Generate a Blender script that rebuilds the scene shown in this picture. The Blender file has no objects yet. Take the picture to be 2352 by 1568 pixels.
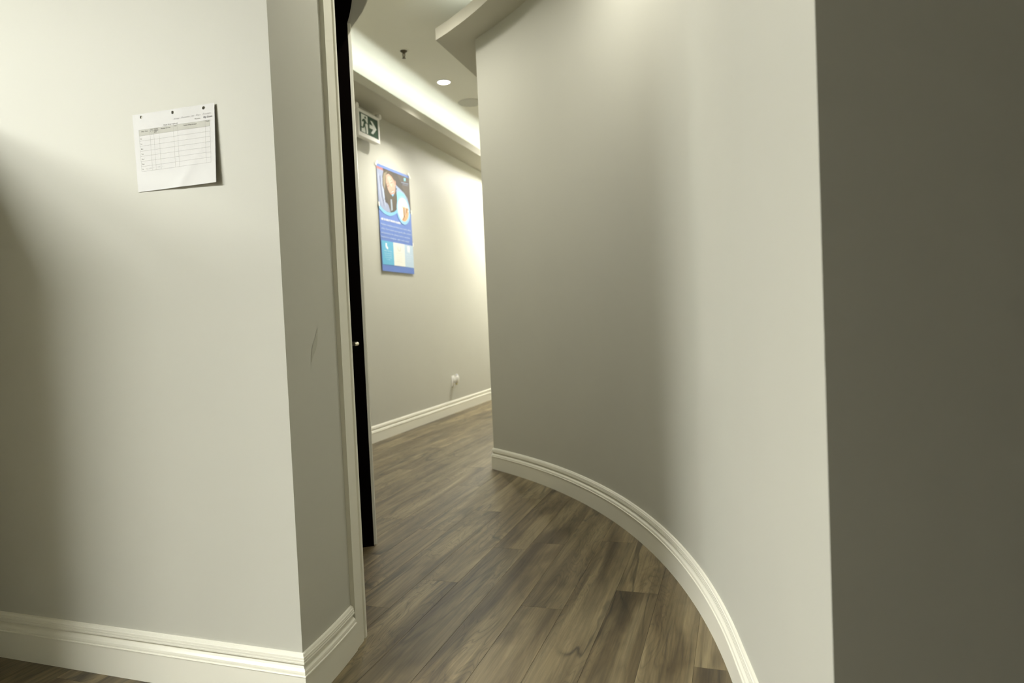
import bpy, bmesh, math, random
import numpy as np
from mathutils import Vector, Matrix

# ---------------------------------------------------------------- camera, world, light, exposure
scene = bpy.context.scene
C = scene.collection
R_ = math.radians
FPX = 1530.0                                   # focal length in pixels of a 2352 px wide frame
cam_d = bpy.data.cameras.new('camera')
cam_d.sensor_width = 36.0
cam_d.lens = FPX / 2352 * 36.0
cam_d.clip_start = 0.02
cam_d.dof.use_dof = True
cam_d.dof.focus_distance = 2.1
cam_d.dof.aperture_fstop = 3.2
cam = bpy.data.objects.new('camera', cam_d); C.objects.link(cam)
pitch, roll, yaw = math.atan(51 / FPX), R_(2.52), R_(18.6)
fw = Vector((0, math.cos(pitch), -math.sin(pitch)))
r0 = Vector((1, 0, 0)); u0 = r0.cross(fw)
rt = math.cos(roll) * r0 - math.sin(roll) * u0
up = math.sin(roll) * r0 + math.cos(roll) * u0
m = Matrix((rt, up, -fw)).transposed().to_4x4()
cam.matrix_world = Matrix.Translation((0, 0, 1.0)) @ Matrix.Rotation(yaw, 4, 'Z') @ m
scene.camera = cam

world = bpy.data.worlds.new('world'); scene.world = world
world.use_nodes = True
bg = world.node_tree.nodes['Background']
bg.inputs[0].default_value = (0.75, 0.78, 0.70, 1)
bg.inputs[1].default_value = 0.0
scene.view_settings.view_transform = 'Standard'
scene.view_settings.look = 'None'
scene.view_settings.exposure = 0.0
scene.view_settings.gamma = 1.0
scene.view_settings.use_curve_mapping = False
scene.cycles.max_bounces = 10
scene.cycles.diffuse_bounces = 6
scene.cycles.sample_clamp_indirect = 6.0

# strengths of the lamps built further down (emission of their diffusers)
WARM = (1.0, 0.97, 0.885)
COOL = (0.93, 1.0, 0.95)
PANEL = (0.99, 1.0, 0.965)
L_HALL, L_ARC, L_PANEL, L_COVE = 155.0, 84.0, 164.0, 28.0
L_FAR, L_FILL = 62.0, 4.0

HC = 3.10            # ceiling height
ZS = 2.855           # underside of the soffits
O = (-3.619, 1.140)  # common centre of the two curved walls
RW = 3.665           # radius of the outer curved wall

# ---------------------------------------------------------------- helpers
random.seed(7)

def link(o, parent=None):
    C.objects.link(o)
    if parent is not None:
        o.parent = parent
    return o

def tag(o, label=None, cat=None, group=None, kind=None):
    if label: o['label'] = label
    if cat: o['category'] = cat
    if group: o['group'] = group
    if kind: o['kind'] = kind
    return o

def empty(name, loc=(0, 0, 0)):
    o = bpy.data.objects.new(name, None)
    o.location = loc; o.empty_display_size = 0.05
    C.objects.link(o)
    return o

class MB:
    def __init__(s): s.v = []; s.f = []
    def add(s, vs, fs):
        b = len(s.v); s.v += [tuple(map(float, v)) for v in vs]; s.f += [tuple(b + i for i in f) for f in fs]
        return s
    def box(s, a, b):
        (x0, y0, z0), (x1, y1, z1) = a, b
        return s.add([(x0,y0,z0),(x1,y0,z0),(x1,y1,z0),(x0,y1,z0),(x0,y0,z1),(x1,y0,z1),(x1,y1,z1),(x0,y1,z1)],
                     [(0,3,2,1),(4,5,6,7),(0,1,5,4),(1,2,6,5),(2,3,7,6),(3,0,4,7)])
    def prism(s, poly, z0, z1):
        n = len(poly)
        vs = [(p[0], p[1], z0) for p in poly] + [(p[0], p[1], z1) for p in poly]
        fs = [tuple(range(n - 1, -1, -1)), tuple(range(n, 2 * n))]
        fs += [(i, (i + 1) % n, n + (i + 1) % n, n + i) for i in range(n)]
        return s.add(vs, fs)
    def lathe(s, prof, c=(0, 0, 0), axis='Z', n=32, closed=False):
        vs = []; fs = []; k = len(prof)
        for i in range(n):
            t = 2 * math.pi * i / n
            for r, h in prof:
                p = (r * math.cos(t), r * math.sin(t), h)
                if axis == 'X': p = (h, r * math.cos(t), r * math.sin(t))
                if axis == 'Y': p = (r * math.cos(t), h, r * math.sin(t))
                vs.append((p[0] + c[0], p[1] + c[1], p[2] + c[2]))
        for i in range(n):
            j = (i + 1) % n
            for q in range(k if closed else k - 1):
                q2 = (q + 1) % k
                fs.append((i * k + q, j * k + q, j * k + q2, i * k + q2))
        if not closed:
            fs.append(tuple(i * k for i in range(n - 1, -1, -1)))
            fs.append(tuple(i * k + k - 1 for i in range(n)))
        return s.add(vs, fs)
    def tube(s, path, r, n=12):
        vs = []; fs = []
        pts = [Vector(p) for p in path]
        for i, p in enumerate(pts):
            d = (pts[min(i + 1, len(pts) - 1)] - pts[max(i - 1, 0)]).normalized()
            a = d.orthogonal().normalized() if i == 0 else (a - d * a.dot(d)).normalized()
            b = d.cross(a)
            rr = r[i] if isinstance(r, (list, tuple)) else r
            for k in range(n):
                t = 2 * math.pi * k / n
                q = p + (a * math.cos(t) + b * math.sin(t)) * rr
                vs.append(tuple(q))
        for i in range(len(pts) - 1):
            for k in range(n):
                l = (k + 1) % n
                fs.append((i * n + k, i * n + l, (i + 1) * n + l, (i + 1) * n + k))
        fs.append(tuple(range(n - 1, -1, -1))); fs.append(tuple((len(pts) - 1) * n + k for k in range(n)))
        return s.add(vs, fs)
    def sweep(s, prof, path, side=1, caps=True):
        """prof: list of (out, z); path: plan polyline; out is measured to the left (side=1) or right (-1)."""
        P = [Vector((p[0], p[1])) for p in path]; k = len(prof); n = len(P)
        nor = []
        for i in range(n - 1):
            d = (P[i + 1] - P[i]).normalized(); nor.append(Vector((-d.y, d.x)) * side)
        vs = []; fs = []
        for i in range(n):
            if i == 0: off = nor[0]
            elif i == n - 1: off = nor[-1]
            else:
                h = (nor[i - 1] + nor[i]); off = h / max(0.2, (h.dot(nor[i])))
            for o, z in prof:
                q = P[i] + off * o; vs.append((q.x, q.y, z))
        for i in range(n - 1):
            for q in range(k - 1):
                f = (i * k + q, (i + 1) * k + q, (i + 1) * k + q + 1, i * k + q + 1)
                fs.append(f if side == -1 else f[::-1])
        if caps:
            fs.append(tuple(range(k)) if side == 1 else tuple(range(k - 1, -1, -1)))
            e = tuple((n - 1) * k + q for q in range(k)); fs.append(e[::-1] if side == 1 else e)
        return s.add(vs, fs)
    def build(s, name, mat, parent=None, smooth=None, bevel=0.0, recalc=True):
        me = bpy.data.meshes.new(name)
        me.from_pydata(s.v, [], s.f)
        if recalc or bevel:
            bm = bmesh.new(); bm.from_mesh(me)
            bmesh.ops.recalc_face_normals(bm, faces=bm.faces)
            if bevel:
                es = [e for e in bm.edges if len(e.link_faces) == 2 and e.calc_face_angle(0) > 0.6]
                bmesh.ops.bevel(bm, geom=es, offset=bevel, segments=2, affect='EDGES', profile=0.6)
            bm.to_mesh(me); bm.free()
        if smooth is not None:
            for p in me.polygons: p.use_smooth = True
            me.set_sharp_from_angle(angle=R_(smooth))
        me.materials.append(mat)
        o = bpy.data.objects.new(name, me)
        return link(o, parent)

def arc(r, a0, a1, n):
    return [(O[0] + (r(a) if callable(r) else r) * math.cos(R_(a)), O[1] + (r(a) if callable(r) else r) * math.sin(R_(a)))
            for a in np.linspace(a0, a1, n)]

def pol(r, a):
    return (O[0] + r * math.cos(R_(a)), O[1] + r * math.sin(R_(a)))

# ---------------------------------------------------------------- materials
def mat(name, col, rough=0.5, spec=0.4, metal=0.0, emit=None, strength=0.0):
    M = bpy.data.materials.new(name); M.use_nodes = True
    b = M.node_tree.nodes['Principled BSDF']
    b.inputs['Base Color'].default_value = (*col, 1)
    b.inputs['Roughness'].default_value = rough
    b.inputs['Specular IOR Level'].default_value = spec
    b.inputs['Metallic'].default_value = metal
    if emit:
        b.inputs['Emission Color'].default_value = (*emit, 1)
        b.inputs['Emission Strength'].default_value = strength
    return M

def paint(name, col, rough=0.55, spec=0.3, bump=0.05, scale=260.0, blotch=0.03):
    M = mat(name, col, rough, spec)
    nt = M.node_tree; N = nt.nodes; L = nt.links; b = N['Principled BSDF']
    tc = N.new('ShaderNodeTexCoord')
    n1 = N.new('ShaderNodeTexNoise'); n1.inputs['Scale'].default_value = scale; n1.inputs['Detail'].default_value = 3
    bp = N.new('ShaderNodeBump'); bp.inputs['Strength'].default_value = bump; bp.inputs['Distance'].default_value = 0.002
    L.new(tc.outputs['Object'], n1.inputs['Vector']); L.new(n1.outputs['Fac'], bp.inputs['Height']); L.new(bp.outputs['Normal'], b.inputs['Normal'])
    n2 = N.new('ShaderNodeTexNoise'); n2.inputs['Scale'].default_value = 2.3; n2.inputs['Detail'].default_value = 4
    L.new(tc.outputs['Object'], n2.inputs['Vector'])
    mx = N.new('ShaderNodeMix'); mx.data_type = 'RGBA'
    mx.inputs['A'].default_value = (*[c * (1 - blotch) for c in col], 1); mx.inputs['B'].default_value = (*[min(1, c * (1 + blotch)) for c in col], 1)
    L.new(n2.outputs['Fac'], mx.inputs['Factor']); L.new(mx.outputs['Result'], b.inputs['Base Color'])
    return M

M_WALL = paint('wall_paint', (0.51, 0.505, 0.44))
M_CEIL = paint('ceiling_paint', (0.84, 0.83, 0.74), rough=0.8, spec=0.15)
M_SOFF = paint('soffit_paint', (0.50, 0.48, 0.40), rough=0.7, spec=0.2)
M_TRIM = paint('trim_gloss_paint', (0.79, 0.775, 0.67), rough=0.28, spec=0.5, bump=0.02, scale=60, blotch=0.015)
M_DARK = mat('espresso_stain', (0.0035, 0.0025, 0.002), 0.9, 0.0)
M_METAL = mat('satin_nickel', (0.72, 0.66, 0.52), 0.28, 0.5, 1.0)
M_WHITE = mat('white_plastic', (0.82, 0.81, 0.77), 0.4, 0.4)
M_SUB = paint('subfloor', (0.085, 0.066, 0.042), rough=0.6, spec=0.3, bump=0.1, scale=30)

def wood():
    M = bpy.data.materials.new('wood_plank'); M.use_nodes = True
    nt = M.node_tree; N = nt.nodes; L = nt.links; b = N['Principled BSDF']
    tc = N.new('ShaderNodeTexCoord'); oi = N.new('ShaderNodeObjectInfo')
    def math_(op, a, bb=None, c=None):
        n = N.new('ShaderNodeMath'); n.operation = op
        for i, v in enumerate((a, bb, c)):
            if v is None: continue
            if isinstance(v, (int, float)): n.inputs[i].default_value = v
            else: L.new(v, n.inputs[i])
        return n.outputs[0]
    rnd = oi.outputs['Random']
    cb = N.new('ShaderNodeCombineXYZ')
    L.new(math_('MULTIPLY', rnd, 37.0), cb.inputs[0]); L.new(math_('MULTIPLY', rnd, 91.0), cb.inputs[1]); L.new(math_('MULTIPLY', rnd, 53.0), cb.inputs[2])
    ad = N.new('ShaderNodeVectorMath'); ad.operation = 'ADD'
    L.new(tc.outputs['Object'], ad.inputs[0]); L.new(cb.outputs[0], ad.inputs[1])
    def noise(sx, sy, scale, detail, dist=0.0, rough=0.55):
        mp = N.new('ShaderNodeMapping'); mp.inputs['Scale'].default_value = (sx, sy, 1)
        L.new(ad.outputs[0], mp.inputs['Vector'])
        n = N.new('ShaderNodeTexNoise'); n.inputs['Scale'].default_value = scale; n.inputs['Detail'].default_value = detail
        n.inputs['Distortion'].default_value = dist; n.inputs['Roughness'].default_value = rough
        L.new(mp.outputs[0], n.inputs['Vector'])
        return n.outputs['Fac']
    def ramp(src, stops, interp='LINEAR'):
        r = N.new('ShaderNodeValToRGB'); r.color_ramp.interpolation = interp
        e = r.color_ramp.elements
        while len(e) < len(stops): e.new(0.5)
        for el, (p, c) in zip(e, stops):
            el.position = p; el.color = (*c, 1) if not isinstance(c, (int, float)) else (c, c, c, 1)
        L.new(src, r.inputs[0]); return r.outputs[0]
    def mix(kind, f, a, bcol):
        x = N.new('ShaderNodeMix'); x.data_type = 'RGBA'; x.blend_type = kind
        if isinstance(f, (int, float)): x.inputs['Factor'].default_value = f
        else: L.new(f, x.inputs['Factor'])
        for k, v in (('A', a), ('B', bcol)):
            if isinstance(v, tuple): x.inputs[k].default_value = (*v, 1)
            else: L.new(v, x.inputs[k])
        return x.outputs['Result']
    big = noise(11.0, 0.75, 1.0, 6, 0.7, 0.6)                 # broad light and dark figure along the plank
    base = ramp(big, [(0.30, (0.082, 0.057, 0.028)), (0.45, (0.166, 0.125, 0.063)), (0.56, (0.240, 0.188, 0.099)), (0.72, (0.345, 0.278, 0.157))])
    fig = noise(6.0, 0.5, 1.0, 2.0, 0.5)              # growth ring contours
    ring = math_('PINGPONG', math_('MULTIPLY', fig, 9.0), 0.5)
    rl = ramp(ring, [(0.0, 0.62), (0.05, 0.80), (0.16, 1.0), (0.5, 1.0)])
    base = mix('MULTIPLY', 0.50, base, rl)
    crack_n = noise(5.0, 0.50, 1.0, 4.0, 0.9)           # a few dark meandering veins
    cr = math_('ABSOLUTE', math_('SUBTRACT', crack_n, 0.46))
    crm = ramp(cr, [(0.0, 0.30), (0.008, 0.55), (0.022, 1.0), (1.0, 1.0)])
    base = mix('MULTIPLY', ramp(noise(3.0, 1.1, 1.0, 2.0), [(0.42, 0.15), (0.56, 0.95)]), base, crm)
    sw = noise(10.0, 2.0, 1.0, 2.0, 1.1)                # swirling figure round knots, only in places
    swl = ramp(math_('PINGPONG', math_('MULTIPLY', sw, 13.0), 0.5), [(0.0, 0.50), (0.06, 0.74), (0.18, 1.0), (0.36, 1.0), (0.5, 1.16)])
    base = mix('MULTIPLY', ramp(noise(4.0, 0.9, 1.0, 2.0, 0.3), [(0.44, 0.0), (0.57, 0.85)]), base, swl)
    patch = noise(5.0, 2.2, 1.3, 3.0, 0.4)
    base = mix('MULTIPLY', ramp(patch, [(0.50, 0.0), (0.68, 0.80)]), base, (0.50, 0.46, 0.42))
    base = mix('MULTIPLY', 0.8, base, ramp(noise(42.0, 1.5, 1.0, 4.0, 0.3), [(0.30, 0.66), (0.62, 1.10)]))
    fib = noise(210.0, 5.0, 1.0, 3.0)
    base = mix('MULTIPLY', 0.5, base, ramp(fib, [(0.25, 0.60), (0.6, 1.08)]))
    tone = math_('MULTIPLY_ADD', rnd, 0.26, 0.63)
    tn = N.new('ShaderNodeVectorMath'); tn.operation = 'SCALE'
    L.new(base, tn.inputs[0]); L.new(tone, tn.inputs['Scale'])
    L.new(tn.outputs[0], b.inputs['Base Color'])
    L.new(ramp(fib, [(0.2, 0.44), (0.8, 0.34)]), b.inputs['Roughness'])
    b.inputs['Specular IOR Level'].default_value = 0.5
    bp = N.new('ShaderNodeBump'); bp.inputs['Strength'].default_value = 0.10; bp.inputs['Distance'].default_value = 0.001
    L.new(fib, bp.inputs['Height']); L.new(bp.outputs[0], b.inputs['Normal'])
    return M
M_WOOD = wood()

# ---------------------------------------------------------------- floor
floor = MB().box((-6, -4, -0.15), (4.5, 11, -0.005)).build('floor', M_SUB)
tag(floor, 'brown grey wood plank floor of the corridor', 'floor', kind='structure')
PW, PL = 0.150, 1.185
ends = {-6: 2.714, -4: 2.173, -2: 2.372, -7: 2.315, -8: 2.050, -10: 3.713, -9: 2.890, -5: 2.810, -3: 2.888}
pm = MB()
hw, hl, c_ = PW / 2 - 0.00025, PL / 2 - 0.0002, 0.0004
pm.add([(-hw,-hl,-.0045),(hw,-hl,-.0045),(hw,hl,-.0045),(-hw,hl,-.0045),
        (-hw,-hl,-c_),(hw,-hl,-c_),(hw,hl,-c_),(-hw,hl,-c_),
        (-hw+c_,-hl+c_,0),(hw-c_,-hl+c_,0),(hw-c_,hl-c_,0),(-hw+c_,hl-c_,0)],
       [(0,3,2,1),(0,1,5,4),(1,2,6,5),(2,3,7,6),(3,0,4,7),(4,5,9,8),(5,6,10,9),(6,7,11,10),(7,4,8,11),(8,9,10,11)])
first = None
for k in range(-20, 4):
    x0 = -0.141 + PW * k; xc = x0 + PW / 2
    e0 = ends.get(k, (k * 0.437) % PL + 1.9)
    j0 = math.floor((0.35 - e0) / PL)
    for j in range(j0, j0 + 8):
        ya = e0 + j * PL; yb = ya + PL
        if xc < -1.72 and ya > 1.62 and yb < 3.2: continue          # inside the closed room
        if ya > 8.6: continue
        # inside the mass of the curved wall block
        rr = math.hypot(xc - O[0], ya + 0.05 - O[1])
        if xc > -1.45 and rr > RW + 0.12 and ya > 1.2: continue
        if first is None:
            first = pm.build('plank', M_WOOD, floor); p = first
        else:
            p = first.copy(); C.objects.link(p); p.parent = floor
        p.location = (xc, ya + PL / 2, 0)

# ---------------------------------------------------------------- walls
def Rin(a):                                   # radius of the inner curved wall along its sweep
    return float(np.interp(a, [7, 11, 14, 18, 25, 31, 36.5, 44, 56], [2.523, 2.533, 2.541, 2.545, 2.543, 2.533, 2.518, 2.49, 2.44]))

A_C, A_N, A_F = 7.35, 16.75, 36.5             # corner, near jamb, far jamb (degrees round the centre)
ZH = 2.360                                    # head of the door opening
YL = 1.460                                    # left wall face
cx = O[0] + Rin(A_C) * math.cos(math.asin((YL - O[1]) / Rin(A_C)))

wl = MB().prism([(-5.5, YL), (cx, YL), (cx - 0.02, YL + 0.12), (-5.5, YL + 0.12)], -0.004, HC).build('wall_left', M_WALL)
tag(wl, 'pale grey painted wall with the log sheet on it', 'wall', kind='structure')

wi = MB()
seg = arc(Rin, A_C, A_N, 20); seg[0] = (cx, YL)
inn = arc(lambda a: Rin(a) - 0.12, A_N, 10.2, 16)
wi.prism(seg + inn + [(cx - 0.05, YL + 0.1)], -0.004, HC)
a_ = arc(Rin, A_N, A_F, 40); b_ = arc(lambda a: Rin(a) - 0.12, A_F, A_N, 40)
wi.prism(a_ + b_, ZH, HC)
a_ = arc(Rin, A_F, 56, 40); b_ = arc(lambda a: Rin(a) - 0.12, 56, A_F, 40)
wi.prism(a_ + b_, -0.004, HC)
wi = wi.build('wall_inner', M_WALL, smooth=30)
tag(wi, 'short convex grey wall return beside the dark door', 'wall', kind='structure')
e56 = pol(Rin(56), 56)
wx = MB().prism([(-2.96, e56[1] - 0.12), (e56[0], e56[1] - 0.12), (e56[0], e56[1]), (-2.96, e56[1])], -0.004, HC).build('wall_crossing', M_WALL)
tag(wx, 'grey wall closing the hall behind the dark door', 'wall', kind='structure')

wb = MB().box((-3.10, 1.62, -0.004), (-2.96, 10.6, HC)).build('wall_back', M_WALL)
tag(wb, 'pale grey hall wall with the blue poster', 'wall', kind='structure')
we = MB().box((-2.96, 10.3, -0.004), (-1.57, 10.42, HC)).build('wall_end', M_WALL)
tag(we, 'grey wall at the far end of the hall', 'wall', kind='structure')

A_T = 10.6                                   # where the outer curve straightens
arc_r = arc(RW, 56.0, A_T, 96)
pT = Vector(arc_r[-1]); dT = Vector((0.184, -0.983)).normalized()
pE = pT + dT * 0.756                         # near outside corner
dR = Vector((math.cos(R_(30.0)), math.sin(R_(30.0))))
pR = pE + dR * 4.4
wr = MB().prism([(-1.57, 10.4)] + arc_r + [tuple(pE), tuple(pR), (pR.x, 10.4)], -0.004, HC).build('wall_right', M_WALL, smooth=30)
tag(wr, 'concave curved grey wall sweeping round to a sharp corner', 'wall', kind='structure')

wf = MB().box((-6.0, -3.72, -0.004), (4.4, -3.6, HC)).build('wall_front', M_WALL)
tag(wf, 'grey wall of the front room behind the viewer', 'wall', kind='structure')
sc = MB(); q_ = [(11.15, 1.000, .08), (11.0, .985, .20), (10.85, .968, .40), (10.62, .950, .62), (10.45, .936, .55), (10.25, .922, .28), (10.10, .905, .06)]
for (a0_, z0_, w0_), (a1_, z1_, w1_) in zip(q_, q_[1:]):
    sc.add([(*pol(Rin(a) + .0008, a), z) for a, z in ((a0_ - w0_/2, z0_), (a0_ + w0_/2, z0_), (a1_ + w1_/2, z1_), (a1_ - w1_/2, z1_))], [(0, 1, 2, 3)])
sc.build('scuff_mark', paint('scuffed_paint', (0.44, 0.435, 0.365), rough=0.6, spec=0.2), wi)

# unseen block left of frame, added to cast a soft shadow on the wall
wp = MB().box((-2.9, YL - 0.90, -0.004), (-2.31, YL, 1.74)).build('shadow_block', M_WALL, bevel=0.006)
tag(wp, 'unseen half height block added to shade the left wall', 'wall', kind='structure')

# ---------------------------------------------------------------- baseboards
BB = [(0, .0), (.016, .0), (.016, .0835), (.0178, .0845), (.0182, .0862), (.0172, .0878), (.0148, .0884), (.0150, .093), (.0138, .098), (.0095, .1035),
      (.0050, .1075), (.0036, .1105), (.0040, .1130), (.0105, .1142), (.0120, .1165), (.0117, .1200), (.0109, .1206), (.0110, .1262), (.0102, .1268), (.0098, .1325), (.0080, .1338), (.0056, .1395), (.0, .1415)]
BBs = [(o - 0.001 if o == 0 else o, z) for o, z in BB]
bl = MB().sweep(BBs, [(-2.30, YL), (cx, YL), seg[2]], side=-1)
# split at the mitre: keep the straight run here, the return in its own piece
k = len(BBs)
mb1 = MB(); mb1.add(bl.v[:2 * k], [f for f in bl.f if max(f) < 2 * k]); mb1.f.append(tuple(range(k, 2 * k)))
o = mb1.build('baseboard_left', M_TRIM); tag(o, 'white moulded baseboard under the log sheet wall', 'baseboard', kind='structure')
path = [(cx, YL)] + arc(Rin, A_C + 0.25, 13.95, 16)
ret = MB().sweep(BBs, [(-2.0, YL)] + path, side=-1)
mb2 = MB(); n_ = len(path)
mb2.add(ret.v[k:], [tuple(i - k for i in f) for f in ret.f if min(f) >= k]); mb2.f.append(tuple(range(k)))
o = mb2.build('baseboard_inner', M_TRIM, smooth=12); tag(o, 'short white moulded baseboard running from the corner to the door casing', 'baseboard', kind='structure')
o = MB().sweep(BBs, [(-2.96, 2.9), (-2.96, 10.3)], side=-1).build('baseboard_back', M_TRIM)
tag(o, 'white baseboard under the poster wall', 'baseboard', kind='structure')
o = MB().sweep(BBs, [(-1.57, 8.5)] + arc_r + [tuple(pE), tuple(pE + dR * 1.5)], side=-1).build('baseboard_right', M_TRIM, smooth=12)
tag(o, 'white moulded baseboard curving along the concave wall', 'baseboard', kind='structure')

# ---------------------------------------------------------------- ceiling, soffits, coves
ceil = MB().box((-6, -4, HC), (4.5, 11, HC + 0.12)).build('ceiling', M_CEIL)
tag(ceil, 'pale flat ceiling with a lit cove', 'ceiling', kind='structure')
FT = ZS + 0.075
so = MB().box((-2.96, 2.9, ZS), (-2.672, 10.3, ZS + 0.018)).build('soffit_shelf', M_SOFF, ceil)
so = MB().box((-2.688, 2.9, ZS + 0.018), (-2.672, 10.3, FT)).build('soffit_fascia', M_SOFF, ceil)
RS = 3.455
cP = (-1.812, 4.085)
a0s = math.degrees(math.atan2(cP[1] - O[1], cP[0] - O[0]))
edge = [(-1.812, 10.3), cP] + arc(RS, a0s - 0.6, A_T, 80)
eE = pE + Vector((-dT.y, dT.x)) * -0.21
if (eE - Vector(O)).length > (pE - Vector(O)).length: eE = pE + Vector((-dT.y, dT.x)) * 0.21
edge.append(tuple(eE))
wallp = [(-1.57, 10.3)] + arc_r + [tuple(pE)]
MB().prism(edge + wallp[::-1], ZS, ZS + 0.018).build('soffit_shelf', M_SOFF, ceil)
# fascia lip following the edge
fl = MB()
fprof = [(0, ZS + 0.018), (0, FT), (0.016, FT), (0.016, ZS + 0.018)]
fl.sweep(fprof + [fprof[0]], edge, side=1)
fl.build('soffit_fascia', M_SOFF, ceil, smooth=30)

def glow(name, col, s):
    M = bpy.data.materials.new(name); M.use_nodes = True
    nt = M.node_tree; nt.nodes.clear()
    out = nt.nodes.new('ShaderNodeOutputMaterial'); e = nt.nodes.new('ShaderNodeEmission')
    e.inputs[0].default_value = (*col, 1); e.inputs[1].default_value = s
    nt.links.new(e.outputs[0], out.inputs[0]); return M
M_COVE = glow('cove_led', COOL, L_COVE)
zc = ZS + 0.018
o = MB().box((-2.757, 3.1, zc), (-2.733, 10.2, zc + .006)).build('led_strip', M_WHITE, ceil)
MB().box((-2.754, 3.1, zc + .0062), (-2.736, 10.2, zc + .0085)).build('diffuser', M_COVE, o)
def strip(r0_, r1_, z0, z1):
    m_ = MB(); m_.prism(arc(r0_, 55.5, A_T, 60) + arc(r1_, A_T, 55.5, 60), z0, z1); return m_
o = strip(3.518, 3.542, ZS + .018, ZS + .024).build('led_strip', M_WHITE, ceil)
strip(3.521, 3.539, ZS + .0242, ZS + .0265).build('diffuser', M_COVE, o)

# ---------------------------------------------------------------- door and its trim
def casing(a0, a1, flip):
    w = a1 - a0
    prof = [(0, -.004), (0, .013), (.58, .0165), (.61, .0120), (.72, .0125), (.745, .0172), (.90, .0172), (1.0, .0125), (1.0, -.004)]
    if flip: prof = [(1 - t, d) for t, d in prof]
    return [pol(Rin(a0 + t * w) + d, a0 + t * w) for t, d in prof]
tr = empty('trim_1', (*pol(Rin(15), 15), 0)); tag(tr, 'white moulded casing round the dark door', 'door casing', kind='structure')
def local(mb, e):
    x, y, z = e.location; mb.v = [(a - x, b - y, c - z) for a, b, c in mb.v]; return mb
local(MB().prism(casing(14.0, 16.25, False), 0, ZH + 0.06), tr).build('side_casing', M_TRIM, tr)
local(MB().prism(casing(A_F + 0.05, A_F + 2.1, True), 0, ZH - 0.012), tr).build('side_casing', M_TRIM, tr)
local(MB().prism([pol(Rin(a) + d, a) for a, d in ((16.25, -.05), (16.25, .004), (A_N + 0.03, .004), (A_N + 0.03, -.05))], 0, ZH), tr).build('jamb_edge', M_TRIM, tr)
def off(a): return float(np.interp(a, [14, 20, 26, 31, 34, 36.6, 38.7], [.02, .05, .068, .062, .048, .030, .022]))
hd = [pol(Rin(a) - .002, a) for a in np.linspace(16.3, 38.6, 40)] + [pol(Rin(a) + off(a), a) for a in np.linspace(38.6, 16.3, 40)]
local(MB().prism(hd, ZH - 0.012, ZH + 0.09), tr).build('head_casing', M_WALL, tr, smooth=30)
lip = MB()
pth = [pol(Rin(a) + off(a), a) for a in np.linspace(16.3, 38.0, 48)]
lip.sweep([(0, ZH - .012), (.0035, ZH - .012), (.005, ZH - .009), (.003, ZH - .006), (.003, ZH - .003), (.008, ZH), (.008, ZH + .004), (0, ZH + .006)], pth, side=-1)
local(lip, tr).build('head_bead', M_TRIM, tr, smooth=40)

dr = empty('door_1', (*pol(2.42, 26.6), 0)); tag(dr, 'dark espresso door in the curved wall return', 'door', kind='structure')
jamb = [pol(Rin(A_F) - .0005, A_F - 0.0), pol(Rin(A_F) - .13, A_F), pol(Rin(A_F) - .13, A_F - .35), pol(Rin(A_F) - .0005, A_F - .35)]
local(MB().prism(jamb, 0.0, ZH), dr).build('jamb', M_DARK, dr)
jamb = [pol(Rin(A_N) - .052, A_N), pol(Rin(A_N) - .13, A_N), pol(Rin(A_N) - .13, A_N + .35), pol(Rin(A_N) - .052, A_N + .35)]
local(MB().prism(jamb, 0.0, ZH), dr).build('jamb', M_DARK, dr)
hd = arc(lambda a: Rin(a) - .0005, A_N + .05, A_F - .02, 30) + arc(lambda a: Rin(a) - .13, A_F - .02, A_N + .05, 30)
local(MB().prism(hd, ZH - 0.016, ZH - .0005), dr).build('head_jamb', M_DARK, dr)
s0 = Vector(pol(2.440, A_N + .45)); s1 = Vector(pol(2.432, A_F - .4)); sd = (s1 - s0).normalized(); sn = Vector((sd.y, -sd.x))
if sn.dot(s0 - Vector(O)) < 0: sn = -sn
sl = [s0, s1, s1 - sn * .04, s0 - sn * .04]
local(MB().prism([tuple(q) for q in sl], 0.008, ZH - .02), dr).build('slab', M_DARK, dr)
# lever handle, latch side at the far jamb
hc = s1 - sd * 0.115
def P3(along, outw, z): q = hc + sd * along + sn * outw; return (q.x - dr.location.x, q.y - dr.location.y, z)
zh = 0.925
hn = MB().tube([P3(0, 0, zh), P3(0, .006, zh), P3(0, .008, zh)], [.026, .026, .022], 20).build('handle', M_METAL, dr, smooth=40)
MB().tube([P3(0, .006, zh), P3(0, .052, zh), P3(-.006, .063, zh), P3(-.02, .066, zh), P3(-.06, .066, zh), P3(-.115, .062, zh)], [.009, .009, .0095, .009, .008, .0065], 14).build('lever', M_METAL, hn, smooth=50)
MB().tube([P3(0, 0, zh - .075), P3(0, .010, zh - .075), P3(0, .012, zh - .075)], [.015, .015, .012], 16).build('lock_rose', M_METAL, dr, smooth=40)

# ---------------------------------------------------------------- ceiling fixtures
def downlight(x, y, label, power, cone=124, blend=1.0):
    o = empty('downlight', (x, y, HC)); tag(o, label, 'ceiling light', 'recessed downlights')
    MB().lathe([(.052, -.001), (.054, -.006), (.062, -.007), (.066, -.004), (.067, .0)], closed=True, n=40).build('trim_ring', M_WHITE, o, smooth=40)
    MB().lathe([(.052, -.002), (.052, .0)], n=40).build('diffuser', glow('lamp_diffuser', WARM, 22.0), o)
    ld = bpy.data.lights.new('lamp_beam', 'SPOT'); ld.energy = power; ld.color = WARM
    ld.spot_size = R_(cone); ld.spot_blend = blend; ld.shadow_soft_size = 0.04
    lo = bpy.data.objects.new('lamp_beam', ld); lo.location = (0, 0, -0.045); link(lo, o)
    return o
downlight(-2.354, 5.437, 'round lit downlight in the hall ceiling next to the speaker', L_HALL)
downlight(*pol(2.95, 56), 'lit downlight at the top edge above the door head', L_ARC * 0.6, 168, 1.0)
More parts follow.
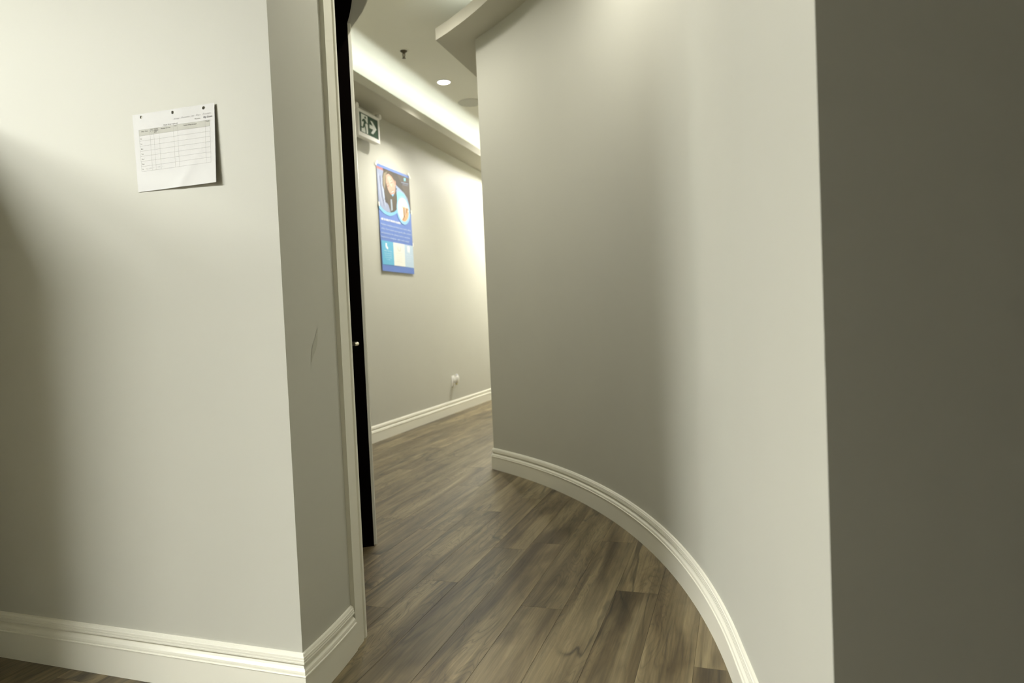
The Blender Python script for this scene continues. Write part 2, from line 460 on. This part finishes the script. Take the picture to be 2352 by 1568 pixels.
downlight(*pol(3.18, 24), 'downlight over the middle of the curved passage', L_ARC, 168, 1.0)
def panel(x, y, lab, strength, col, hx=.59, hy=.29):
    pn = empty('ceiling_panel', (x, y, HC)); tag(pn, lab, 'ceiling light', 'flat ceiling light panels')
    MB().prism([(-hx-.03, -hy-.03), (hx+.03, -hy-.03), (hx+.03, hy+.03), (-hx-.03, hy+.03)], -.012, 0).build('panel_frame', M_WHITE, pn, bevel=.002)
    MB().box((-hx, -hy, -.016), (hx, hy, -.0125)).build('diffuser', glow('panel_diffuser', col, strength), pn)
panel(-2.18, 8.30, 'ceiling light panel far down the hall behind the curved wall', L_FAR, WARM, .29, .59)
panel(-2.25, 3.15, 'unseen fill light added where the passage meets the hall, behind the door head', L_FILL, WARM, .29, .59)  # unseen fill panel, added to brighten the left part of the poster wall
panel(-3.65, -1.55, 'long ceiling light panel of the front room nearer the log sheet', L_PANEL, PANEL)
panel(-5.05, -1.55, 'long ceiling light panel of the front room farther left', L_PANEL, PANEL)

sp = empty('ceiling_speaker', (-2.352, 6.047, HC)); tag(sp, 'flush round grey ceiling speaker cut off by the curved wall', 'speaker')
M_GRILLE = paint('speaker_grille', (0.60, 0.60, 0.54), rough=0.8, spec=0.1, bump=0.5, scale=400)
MB().lathe([(.106, -.002), (.1065, -.006), (.113, -.007), (.117, -.004), (.118, 0)], closed=True, n=48).build('rim', M_GRILLE, sp, smooth=40)
MB().lathe([(.1065, 0), (.1065, -.004), (.06, -.0055), (.001, -.006)], n=48).build('grille', M_GRILLE, sp, smooth=40)

sk = empty('sprinkler_head', (-2.354, 4.692, HC)); tag(sk, 'small dark metal fire sprinkler head hanging from the ceiling', 'sprinkler')
M_SPR = mat('dark_bronze', (0.10, 0.085, 0.055), 0.45, 0.5, 0.6)
MB().lathe([(.026, 0), (.028, -.004), (.038, -.004), (.044, -.001), (.044, 0)], closed=True, n=32).build('escutcheon', M_CEIL, sk, smooth=40)
MB().lathe([(.027, -.001), (.027, -.006), (.022, -.012), (.010, -.018), (.006, -.024)], n=24).build('body', M_SPR, sk, smooth=40)
fr = MB()
for s in (-1, 1):
    fr.tube([(s * .006, 0, -.016), (s * .010, 0, -.026), (s * .009, 0, -.042), (s * .003, 0, -.056)], .0028, 8)
fr.build('frame_arms', M_SPR, sk, smooth=60)
MB().lathe([(.003, -.018), (.0035, -.030), (.003, -.054)], n=12).build('glass_bulb', mat('bulb_liquid', (0.22, 0.16, 0.07), 0.3), sk, smooth=60)
df = MB()
df.lathe([(.004, -.054), (.005, -.057), (.009, -.058), (.009, -.0595), (.001, -.0595)], n=20)
for i in range(10):
    t = 2 * math.pi * i / 10
    df.tube([(.008 * math.cos(t), .008 * math.sin(t), -.0587), (.0145 * math.cos(t), .0145 * math.sin(t), -.0580)], .0014, 6)
df.build('deflector', M_SPR, sk)

# ---------------------------------------------------------------- flat print helpers
def text_mesh(txt, size, bold=0.0, shear=0.0, spacing=1.0):
    cu = bpy.data.curves.new('txt', 'FONT'); cu.body = txt; cu.size = size; cu.resolution_u = 2
    cu.offset = bold; cu.shear = shear; cu.space_character = spacing
    ob = bpy.data.objects.new('txt', cu); C.objects.link(ob)
    dg = bpy.context.evaluated_depsgraph_get(); dg.update()
    me = ob.evaluated_get(dg).to_mesh()
    vs = [tuple(v.co) for v in me.vertices]; fs = [tuple(p.vertices) for p in me.polygons]
    ob.evaluated_get(dg).to_mesh_clear()
    bpy.data.objects.remove(ob); bpy.data.curves.remove(cu)
    return vs, fs

def put_text(mb, fn, txt, u, v, size, width=None, bold=0.0, shear=0.0, align='l', slope=0.0):
    vs, fs = text_mesh(txt, size, bold, shear)
    if not vs: return
    xs = [p[0] for p in vs]; w0 = max(xs)
    k_ = 1.0 if width is None else width / w0
    sh = 0 if align == 'l' else -w0 * k_ / 2
    mb.add([fn(u + p[0] * k_ + sh, v + p[1] + slope * p[0] * k_) for p in vs], fs)

# ---------------------------------------------------------------- log sheet on the left wall
SW, SH = 0.279, 0.216
TL, TR, BRc, BLc = (-1.5815, 1.6165), (-1.2945, 1.6090), (-1.2960, 1.3985), (-1.5775, 1.4020)
sheet = empty('log_sheet', (-1.437, YL, 1.508)); tag(sheet, 'white printed log sheet with three punched holes on the left wall', 'paper sheet')
def S(x, y, e=0.0):                             # x,y in metres on the sheet -> place in space
    u, v = x / SW, y / SH
    px = (TL[0]*(1-u) + TR[0]*u) * v + (BLc[0]*(1-u) + BRc[0]*u) * (1 - v)
    pz = (TL[1]*(1-u) + TR[1]*u) * v + (BLc[1]*(1-u) + BRc[1]*u) * (1 - v)
    uu = min(max(u, 0), 1); w = 1 - min(max(v, 0), 1)
    d = 0.0020 + 0.0030 * uu + 0.0085 * uu ** 1.6 * w ** 1.1
    d += 0.0018 * math.exp(-((uu - 0.62) / .10) ** 2) * (1 - w) + 0.0022 * math.exp(-((uu * .8 + w * .5 - 0.93) / .06) ** 2) * w ** 2
    return (px + 1.437, -d - e, pz - 1.508)
holes = [(0.109 * SW, 0.957 * SH, .0042), (0.503 * SW, 0.957 * SH, .0042), (0.874 * SW, 0.957 * SH, .0042)]
nx, ny = 112, 88
gv = {}; mb = MB(); dead = set()
def pos(i, j):
    x, y = SW * i / nx, SH * j / ny
    for hx, hy, hr in holes:
        r = math.hypot(x - hx, y - hy)
        if r < hr + .0022 and r > 1e-6:
            q = max(hr, hr + (r - hr) * 0.9); x, y = hx + (x - hx) / r * q, hy + (y - hy) / r * q
            if r < hr: pass
    return S(x, y)
for j in range(ny + 1):
    for i in range(nx + 1):
        gv[(i, j)] = len(mb.v); mb.v.append(pos(i, j))
for j in range(ny):
    for i in range(nx):
        x, y = SW * (i + .5) / nx, SH * (j + .5) / ny
        if any(math.hypot(x - hx, y - hy) < hr for hx, hy, hr in holes): continue
        mb.f.append((gv[(i, j)], gv[(i + 1, j)], gv[(i + 1, j + 1)], gv[(i, j + 1)]))
M_PAPER = mat('paper', (0.66, 0.66, 0.645), 0.8, 0.1)
mb.build('paper', M_PAPER, sheet, smooth=60)
M_INK = mat('print_ink', (0.22, 0.22, 0.20), 0.8, 0.1)
M_LINE = mat('print_line', (0.38, 0.38, 0.37), 0.8, 0.1)
M_SHADE = mat('print_shade', (0.52, 0.52, 0.47), 0.8, 0.1)
M_PENCIL = mat('pencil', (0.46, 0.46, 0.46), 0.8, 0.1)
M_PEN = mat('pen', (0.28, 0.28, 0.28), 0.8, 0.1)
def strip_uv(mb, x0, y0, x1, y1, e=.0003, n=40):
    for i in range(n):
        xa, xb = x0 + (x1 - x0) * i / n, x0 + (x1 - x0) * (i + 1) / n
        mb.add([S(xa, y0, e), S(xb, y0, e), S(xb, y1, e), S(xa, y1, e)], [(0, 1, 2, 3)])
tx0, tx1, ty1, tyh, ty0 = .068 * SW, .944 * SW, .795 * SH, .718 * SH, .259 * SH
mb = MB(); strip_uv(mb, tx0, tyh, tx1, ty1, .0002); mb.build('table_header', M_SHADE, sheet)
mb = MB()
cols = [.068, .207, .255, .321, .502, .554, .887, .944]
rows = [tyh - (tyh - ty0) * i / 7 for i in range(8)]
lw = .00045
for r in rows + [ty1]: strip_uv(mb, tx0, r - lw/2, tx1, r + lw/2, .00035)
for c in cols:
    for i in range(24):
        ya, yb = ty0 + (ty1 - ty0) * i / 24, ty0 + (ty1 - ty0) * (i + 1) / 24
        mb.add([S(c*SW - lw/2, ya, .00035), S(c*SW + lw/2, ya, .00035), S(c*SW + lw/2, yb, .00035), S(c*SW - lw/2, yb, .00035)], [(0, 1, 2, 3)])
strip_uv(mb, .207*SW, .770*SH, .321*SW, .770*SH + lw, .00035, 6)
for i in range(4):
    ya, yb = tyh + (.770*SH - tyh) * i / 4, tyh + (.770*SH - tyh) * (i + 1) / 4
    mb.add([S(.231*SW, ya, .00035), S(.231*SW + lw, ya, .00035), S(.231*SW + lw, yb, .00035), S(.231*SW, yb, .00035)], [(0, 1, 2, 3)])
mb.build('table_lines', M_LINE, sheet)
mb = MB(); f_ = lambda x, y: S(x, y, .0005)
put_text(mb, f_, 'Daily Xray logbook', .383*SW, .806*SH, .0058, .050)
put_text(mb, f_, 'Room:', .765*SW, .826*SH, .0058, .019)
put_text(mb, f_, 'Day / Date', .100*SW, .765*SH, .0044, .0235, .0001)
put_text(mb, f_, 'Q.A', .216*SW, .775*SH, .0040, .008, .0001)
put_text(mb, f_, 'P', .214*SW, .752*SH, .0040, None, .0001); put_text(mb, f_, 'T', .239*SW, .752*SH, .0040, None, .0001)
put_text(mb, f_, 'Initial', .262*SW, .776*SH, .0040, .013, .0001)
put_text(mb, f_, 'before', .260*SW, .757*SH, .0040, .015, .0001); put_text(mb, f_, 'after', .260*SW, .738*SH, .0040, .010, .0001)
put_text(mb, f_, 'Number of x-ray', .345*SW, .768*SH, .0044, .034, .0001)
put_text(mb, f_, 'Total', .508*SW, .777*SH, .0042, .010, .0001)
put_text(mb, f_, 'Retake X-Ray & reason', .633*SW, .764*SH, .0044, .043, .0001)
put_text(mb, f_, 'Total', .893*SW, .777*SH, .0044, .0115, .0001)
for i, dname in enumerate(['Sat', 'Sun', 'Mon', 'Tues', 'Wed', 'Thur', 'Fri']):
    put_text(mb, f_, dname, .080*SW, rows[i + 1] + .0045, .0042, None, .00005)
mb.build('printed_text', M_INK, sheet)['kind'] = 'stuff'
mb = MB()
put_text(mb, f_, 'Xray  Room  in  Pan  Room', .505*SW, .862*SH, .0062, .126, 0, .3, slope=.02)
put_text(mb, f_, '7 Jun 2020', .120*SW, rows[7] + .0045, .0046, .022, 0, .3)
put_text(mb, f_, 'P', .222*SW, rows[7] + .0050, .0052, None, 0, .3)
put_text(mb, f_, '10:00', .272*SW, rows[7] + .0055, .0046, .010, 0, .3)
put_text(mb, f_, '4', .336*SW, rows[7] + .0050, .0046, None, 0, .3)
mb.build('pencil_notes', M_PENCIL, sheet)['kind'] = 'stuff'
mb = MB(); put_text(mb, f_, 'Big Exam', .865*SW, .829*SH, .0070, .030, .0001, .3); mb.build('pen_note', M_PEN, sheet)

# ---------------------------------------------------------------- poster on the hall wall
PX = -2.96
pz0, pz1, py0, py1 = 1.480, 2.430, 5.252, 5.872
poster = empty('poster', (PX, 5.562, 1.955)); tag(poster, 'tall blue dental mouth guard poster taped to the hall wall', 'poster')
def PU(e):
    def fn(u, v):
        vv = min(max(v, 0), 1)
        d = .003 + .009 * (1 - vv) + .010 * max(0, .25 - u) * (1 - vv)
        return (d + e, py0 + (py1 - py0) * u - 5.562, pz0 + (pz1 - pz0) * v - 1.955)
    return fn
def pm_(name, col): return mat(name, col, 0.55, 0.25)
def poly(name, pts, col, e, parent=poster):
    fn = PU(e); mb = MB(); mb.add([fn(*p) for p in pts], [tuple(range(len(pts)))]); return mb.build(name, pm_('poster_' + name, col), parent, recalc=False)
def grid(name, u0, v0, u1, v1, col, e, n=10):
    fn = PU(e); mb = MB()
    for i in range(n):
        for j in range(n):
            a, b, c, d = u0+(u1-u0)*i/n, u0+(u1-u0)*(i+1)/n, v0+(v1-v0)*j/n, v0+(v1-v0)*(j+1)/n
            mb.add([fn(a, c), fn(b, c), fn(b, d), fn(a, d)], [(0, 1, 2, 3)])
    return mb.build(name, pm_('poster_' + name, col), poster, recalc=False)
def ell(cu_, cv, ru, rv, n=40): return [(cu_ + ru * math.cos(2*math.pi*i/n), cv + rv * math.sin(2*math.pi*i/n)) for i in range(n)]
grid('paper', 0, 0, 1, 1, (0.13, 0.22, 0.56), 0)
arc_b = [(1, .625), (.90, .60), (.75, .60), (.53, .612), (.45, .585), (.33, .565), (.22, .566), (.12, .578), (0, .615)]
poly('photo', [(0, .975), (1, .975)] + arc_b, (0.045, 0.034, 0.024), .0010)
poly('photo_light', [(.62, .97), (1, .97), (1, .66), (.93, .74), (.80, .82)], (0.075, 0.058, 0.040), .0012)
poly('red_corner', [(0, .974), (.173, .974), (.19, .95), (.0, .95)], (0.42, 0.16, 0.16), .0012)
poly('jacket', [(0, .951), (.19, .951), (.156, .849), (.211, .745), (.262, .691), (.29, .634), (.345, .568), (.212, .570), (.121, .579), (0, .616)], (0.27, 0.31, 0.44), .0014)
for i, (a, b) in enumerate([(.02, .05), (.06, .10), (.11, .14)]):
    poly('jacket_fold', [(a, .93 - .05*i), (b, .90), (b + .05, .70), (a + .10, .60), (a + .03, .70)], [(0.36, 0.40, 0.52), (0.17, 0.19, 0.28), (0.40, 0.46, 0.60)][i], .0016)
poly('sleeve', [(.545, .86), (.681, .831), (.805, .806), (.904, .762), (.967, .673), (.985, .632), (.896, .698), (.798, .75), (.699, .77), (.568, .725)], (0.26, 0.34, 0.50), .0014)
poly('hair', [(.192, .95), (.335, .972), (.451, .955), (.541, .898), (.552, .792), (.553, .708), (.527, .615), (.345, .572), (.29, .634), (.262, .691), (.199, .743), (.139, .81), (.15, .893)], (0.070, 0.052, 0.030), .0018)
poly('hair_shine', [(.20, .93), (.30, .955), (.25, .90), (.23, .83), (.20, .77), (.165, .82), (.17, .89)], (0.23, 0.19, 0.12), .0020)
poly('hair_strand', [(.36, .70), (.40, .70), (.41, .60), (.36, .585)], (0.32, 0.38, 0.46), .0020)
fc = poly('face', [(.261, .913), (.300, .932), (.342, .940), (.423, .925), (.492, .896), (.529, .843), (.514, .788), (.478, .758), (.436, .744), (.390, .745), (.353, .754), (.298, .785), (.252, .847)], (0.52, 0.31, 0.23), .0022)
poly('face_light', [(.30, .90), (.36, .92), (.42, .90), (.44, .86), (.42, .82), (.37, .84)], (0.62, 0.42, 0.33), .0024)
poly('ear', [(.511, .898), (.545, .891), (.55, .853), (.524, .842)], (0.46, 0.26, 0.19), .0022)
for q in ([(.281, .814), (.327, .829), (.331, .822), (.285, .807)], [(.383, .857), (.433, .875), (.44, .868), (.389, .850)]):
    poly('eye', q, (0.20, 0.12, 0.09), .0026)
for q in ([(.272, .832), (.325, .846), (.322, .852), (.27, .838)], [(.378, .876), (.436, .896), (.432, .902), (.374, .882)]):
    poly('eyebrow', q, (0.34, 0.21, 0.14), .0026)
poly('nose_shade', [(.338, .824), (.352, .830), (.368, .797), (.339, .790)], (0.58, 0.33, 0.25), .0026)
poly('mouth', [(.379, .766), (.467, .799), (.477, .783), (.438, .764), (.389, .755)], (0.40, 0.12, 0.12), .0026)
poly('teeth', [(.393, .767), (.464, .792), (.463, .783), (.402, .764)], (0.90, 0.86, 0.82), .0028)
poly('mouth_guard', [(.395, .748), (.465, .762), (.452, .741), (.422, .731)], (0.18, 0.42, 0.68), .0028)
poly('glove', [(.562, .778), (.61, .80), (.653, .806), (.778, .795), (.852, .768), (.696, .74), (.561, .69)], (0.20, 0.55, 0.66), .0024)
poly('curve_band', [(0, .618), (.12, .580), (.22, .567), (.33, .566), (.45, .586), (.56, .625), (.56, .59), (.45, .556), (.33, .534), (.22, .534), (.12, .546), (0, .580)], (0.20, 0.47, 0.70), .0026)
poly('oval_ring', ell(.745, .627, .213, .142), (0.28, 0.53, 0.75), .0030)
poly('oval_photo', ell(.745, .632, .172, .116), (0.80, 0.74, 0.63), .0033)
def clip(lo, hi, sc=1.0): return [p for p in ell(.745, .632, .172 * sc, .116 * sc, 80) if lo <= p[1] <= hi]
poly('oval_model', [p for p in clip(.515, .66, .97) if p[0] > .68] + [(.69, .66)], (0.62, 0.36, 0.18), .0036)
poly('oval_tray', [(.60, .672), (.885, .672), (.89, .690), (.61, .692)], (0.90, 0.86, 0.80), .0037)
poly('oval_shine', [(.69, .655), (.73, .655), (.735, .55), (.70, .56)], (0.92, 0.85, 0.74), .0039)
poly('oval_shine', [(.79, .655), (.815, .655), (.80, .58), (.785, .57)], (0.88, 0.72, 0.55), .0039)
poly('logo', [(.815, .962), (.835, .955), (.850, .962), (.883, .962), (.878, .925), (.858, .938), (.847, .933), (.825, .922)], (0.22, 0.60, 0.74), .0020)
poly('logo_bar', [(.729, .908), (.963, .916), (.962, .908), (.728, .900)], (0.20, 0.24, 0.36), .0020)
poly('logo_bar', [(.775, .890), (.947, .896), (.947, .891), (.774, .885)], (0.17, 0.20, 0.30), .0020)
poly('panel_teal', [(.012, .285), (.365, .286), (.362, .063), (.012, .061)], (0.13, 0.44, 0.66), .0016)
poly('panel_white', [(.365, .286), (.712, .287), (.710, .064), (.362, .063)], (0.82, 0.82, 0.76), .0016)
poly('panel_pale', [(.712, .287), (.998, .288), (.998, .062), (.710, .064)], (0.50, 0.63, 0.76), .0016)
def icon_u(u, v, k, col, name):
    pts = [(u + k*.07*math.cos(t), v + k*.028*math.sin(t)) for t in np.linspace(math.pi*.95, math.pi*2.05, 16)]
    pts = [(u - k*.068, v + k*.030)] + pts + [(u + k*.068, v + k*.030), (u + k*.028, v + k*.028)]
    pts += [(u + k*.028*math.cos(t), v + k*.004 + k*.010*math.sin(t)) for t in np.linspace(math.pi*2, math.pi, 10)] + [(u - k*.028, v + k*.028)]
    poly(name, pts, col, .0020)
icon_u(.197, .237, 1.0, (0.86, 0.90, 0.92), 'guard_icon')
icon_u(.54, .228, .85, (0.68, 0.68, 0.63), 'guard_outline')
poly('tooth_icon', [(.803, .272), (.835, .277), (.869, .276), (.890, .262), (.873, .208), (.855, .205), (.840, .234), (.824, .207), (.812, .210), (.804, .24)], (0.86, 0.88, 0.90), .0020)
def pt(name, items, col, e):
    mb = MB(); fn0 = PU(e)
    W_, H_ = py1 - py0, pz1 - pz0
    for txt, u, v, size, wdt, bold in items:
        vs, fs = text_mesh(txt, size, bold); w0 = max(p[0] for p in vs)
        mb.add([fn0(u + p[0] / w0 * wdt, v + p[1] / H_) for p in vs], fs)
    mb.build(name, pm_('poster_' + name, col), poster)
pt('heading', [('ASK US ABOUT MOUTH GUARDS', .040, .480, .024, .59, .0012)], (0.86, 0.88, 0.90), .0022)
pt('body_text', [('Pediatric dentistry prioritizes your smile\'s safety.', .030, .432, .022, .93, .0002),
                 ('safety. Our custom sport guards offer comfort', .025, .392, .022, .94, .0002),
                 ('and protection for athletes and for everyone.', .020, .353, .022, .90, .0002),
                 ('Inquire for a brighter, safer smile today!', .015, .314, .022, .86, .0002)], (0.55, 0.66, 0.82), .0022)
pt('panel_text', [('PERFECT FOR YOU', .075, .188, .011, .23, .0004)] + [(t, .085, .166 - .019 * i, .010, .21, .0002) for i, t in enumerate(['Mouth guards that', 'will give you the', 'comfort needed'])] + [('to play', .13, .110, .010, .11, .0002)], (0.52, 0.74, 0.86), .0022)
pt('panel_text', [('CUSTOM FIT', .43, .182, .011, .20, .0003)] + [(t, .45, .160 - .019 * i, .010, .17, .0001) for i, t in enumerate(['made to match', 'your own bite', 'for every sport', 'you play'])], (0.66, 0.66, 0.60), .0022)
pt('panel_text', [('HEALTHY TEETH', .74, .182, .011, .22, .0003)] + [(t, .77, .160 - .019 * i, .010, .15, .0001) for i, t in enumerate(['keep your teeth', 'safe and strong', 'every game'])], (0.64, 0.74, 0.84), .0022)
M_TAPE = mat('tape', (0.86, 0.84, 0.74), 0.5, 0.3)
for (u, v, a) in ((.0, 1.0, 45), (1.0, 1.0, -45), (1.0, .30, 90), (1.0, .63, 90), (0.0, .62, 90)):
    fn = PU(.0042); ca, sa = math.cos(R_(a)), math.sin(R_(a)); W_, H_ = py1 - py0, pz1 - pz0
    mb = MB(); pts = [(-.03, -.010), (.03, -.010), (.03, .010), (-.03, .010)]
    if a == 90: pts = [(-.018, -.008), (.018, -.008), (.018, .008), (-.018, .008)]
    q = [(u + (x*ca - y*sa)/W_, v + (x*sa + y*ca)/H_) for x, y in pts]
    f2 = PU(.0050)
    mb.add([fn(*p) for p in q] + [f2(*p) for p in q], [(0,1,2,3), (4,5,6,7), (0,1,5,4), (1,2,6,5), (2,3,7,6), (3,0,4,7)])
    mb.build('tape', M_TAPE, poster)

# ---------------------------------------------------------------- exit sign under the soffit
EX = -2.870
ey0, ey1, ez0, ez1 = 4.830, 5.178, 2.562, 2.782
sg = empty('exit_sign', (EX, 5.004, 2.672)); tag(sg, 'white framed green running man exit sign with arrow under the soffit', 'exit sign')
hy, hz = (ey1 - ey0) / 2, (ez1 - ez0) / 2
MB().box((-.050, -hy, -hz), (-.006, hy, hz)).build('housing', M_WHITE, sg, bevel=.003)
fw_ = .024
fr = MB()
for a, b in (((-.006, -hy, hz - fw_), (.004, hy, hz)), ((-.006, -hy, -hz), (.004, hy, -hz + fw_ * 1.35)), ((-.006, -hy, -hz + fw_ * 1.35), (.004, -hy + fw_, hz - fw_)), ((-.006, hy - fw_ * .8, -hz + fw_ * 1.35), (.004, hy, hz - fw_))):
    fr.box(a, b)
fr.build('frame', M_WHITE, sg)
MB().box((-.090, -.10, -.05), (-.050, .10, .05)).build('wall_mount', M_WHITE, sg, bevel=.003)
def pu(u, v, e): return (e, -hy + fw_ + u * (2 * hy - 1.8 * fw_), -hz + fw_ * 1.35 + v * (2 * hz - 2.35 * fw_))
def spoly(name, pts, M, e):
    mb = MB(); mb.add([pu(u, v, e) for u, v in pts], [tuple(range(len(pts)))]); return mb.build(name, M, sg, recalc=False)
M_GREEN = mat('sign_green', (0.028, 0.075, 0.045), 0.22, 0.5)
M_SIGNW = mat('sign_white', (0.80, 0.84, 0.80), 0.3, 0.4)
spoly('green_panel', [(0, 0), (1, 0), (1, 1), (0, 1)], M_GREEN, -.003)
spoly('doorway_symbol', [(.124, .955), (.465, .955), (.455, .055), (.115, .055)], M_SIGNW, -.0022)
spoly('arrow_symbol', [(.605, .818), (.715, .818), (.930, .505), (.735, .18), (.615, .18), (.745, .42), (.545, .42), (.545, .60), (.735, .60)], M_SIGNW, -.0022)
spoly('man_head', [(.335 + .042 * math.cos(t), .835 + .060 * math.sin(t)) for t in np.linspace(0, 2 * math.pi, 24, endpoint=False)], M_GREEN, -.0014)
spoly('man_body', [(.225, .735), (.300, .750), (.345, .700), (.380, .640), (.420, .585), (.480, .590), (.480, .550), (.405, .545), (.365, .575), (.315, .470), (.345, .330), (.365, .220), (.365, .040), (.315, .040), (.312, .200), (.275, .360), (.225, .255), (.060, .235), (.060, .290), (.185, .315), (.245, .540), (.225, .615), (.175, .560), (.140, .585), (.175, .660)], M_GREEN, -.0014)
for y in (-hy - .004, hy + .016):
    MB().lathe([(.004, -.034), (.020, -.030), (.025, -.012), (.025, .014), (.020, .026), (.004, .029)], c=(-.016, y, hz + .018), axis='X', n=24).build('swivel_knob', M_WHITE, sg, smooth=50)
    MB().box((-.030, y - .006, hz - .010), (-.012, y + .006, hz + .012)).build('knob_bracket', M_WHITE, sg)

# ---------------------------------------------------------------- wall outlet with a plugged in freshener
ot = empty('wall_outlet', (-2.96, 6.700, 0.352)); tag(ot, 'white wall outlet low on the poster wall', 'outlet')
MB().box((0, -.036, -.058), (.006, .036, .058)).build('cover_plate', M_WHITE, ot, bevel=.002)
for z in (-.021, .021):
    rc = MB().lathe([(.0165, .005), (.0165, .008), (.001, .008)], c=(0, 0, z), axis='X', n=24).build('receptacle', M_WHITE, ot, smooth=40)
    for y in (-.006, .006):
        MB().box((.0081, y - .001, z - .002), (.0086, y + .001, z + .007)).build('slot', M_DARK, rc)
fr_ = empty('plug_in_freshener', (-2.953, 6.722, 0.370)); tag(fr_, 'white plug-in air freshener in the wall outlet', 'air freshener')
fb = MB()
rings = [(.0, .022, -.014), (.014, .030, -.010), (.030, .034, -.002), (.042, .032, .006), (.050, .020, .012)]
n = 24; vs = []; fs = []
for x, r, sh in rings:
    for k_ in range(n):
        t = 2 * math.pi * k_ / n
        vs.append((x + .002, r * math.cos(t), sh + r * 1.25 * math.sin(t)))
for i in range(len(rings) - 1):
    for k_ in range(n):
        l = (k_ + 1) % n; fs.append((i*n + k_, i*n + l, (i+1)*n + l, (i+1)*n + k_))
fs.append(tuple(range(n))); fs.append(tuple((len(rings) - 1) * n + k_ for k_ in range(n)))
fb.add(vs, fs); fb.build('shell', M_WHITE, fr_, smooth=50)
MB().lathe([(.008, -.062), (.011, -.060), (.012, -.040), (.010, -.030)], c=(.028, 0, 0), n=20).build('oil_bottle', mat('scented_oil', (0.42, 0.38, 0.16), 0.2, 0.5), fr_, smooth=50)
MB().lathe([(.006, .0), (.010, .004), (.012, .012), (.006, .016)], c=(.036, 0, .040), n=20).build('vent_cap', mat('pale_cap', (0.80, 0.82, 0.92), 0.35), fr_, smooth=50)
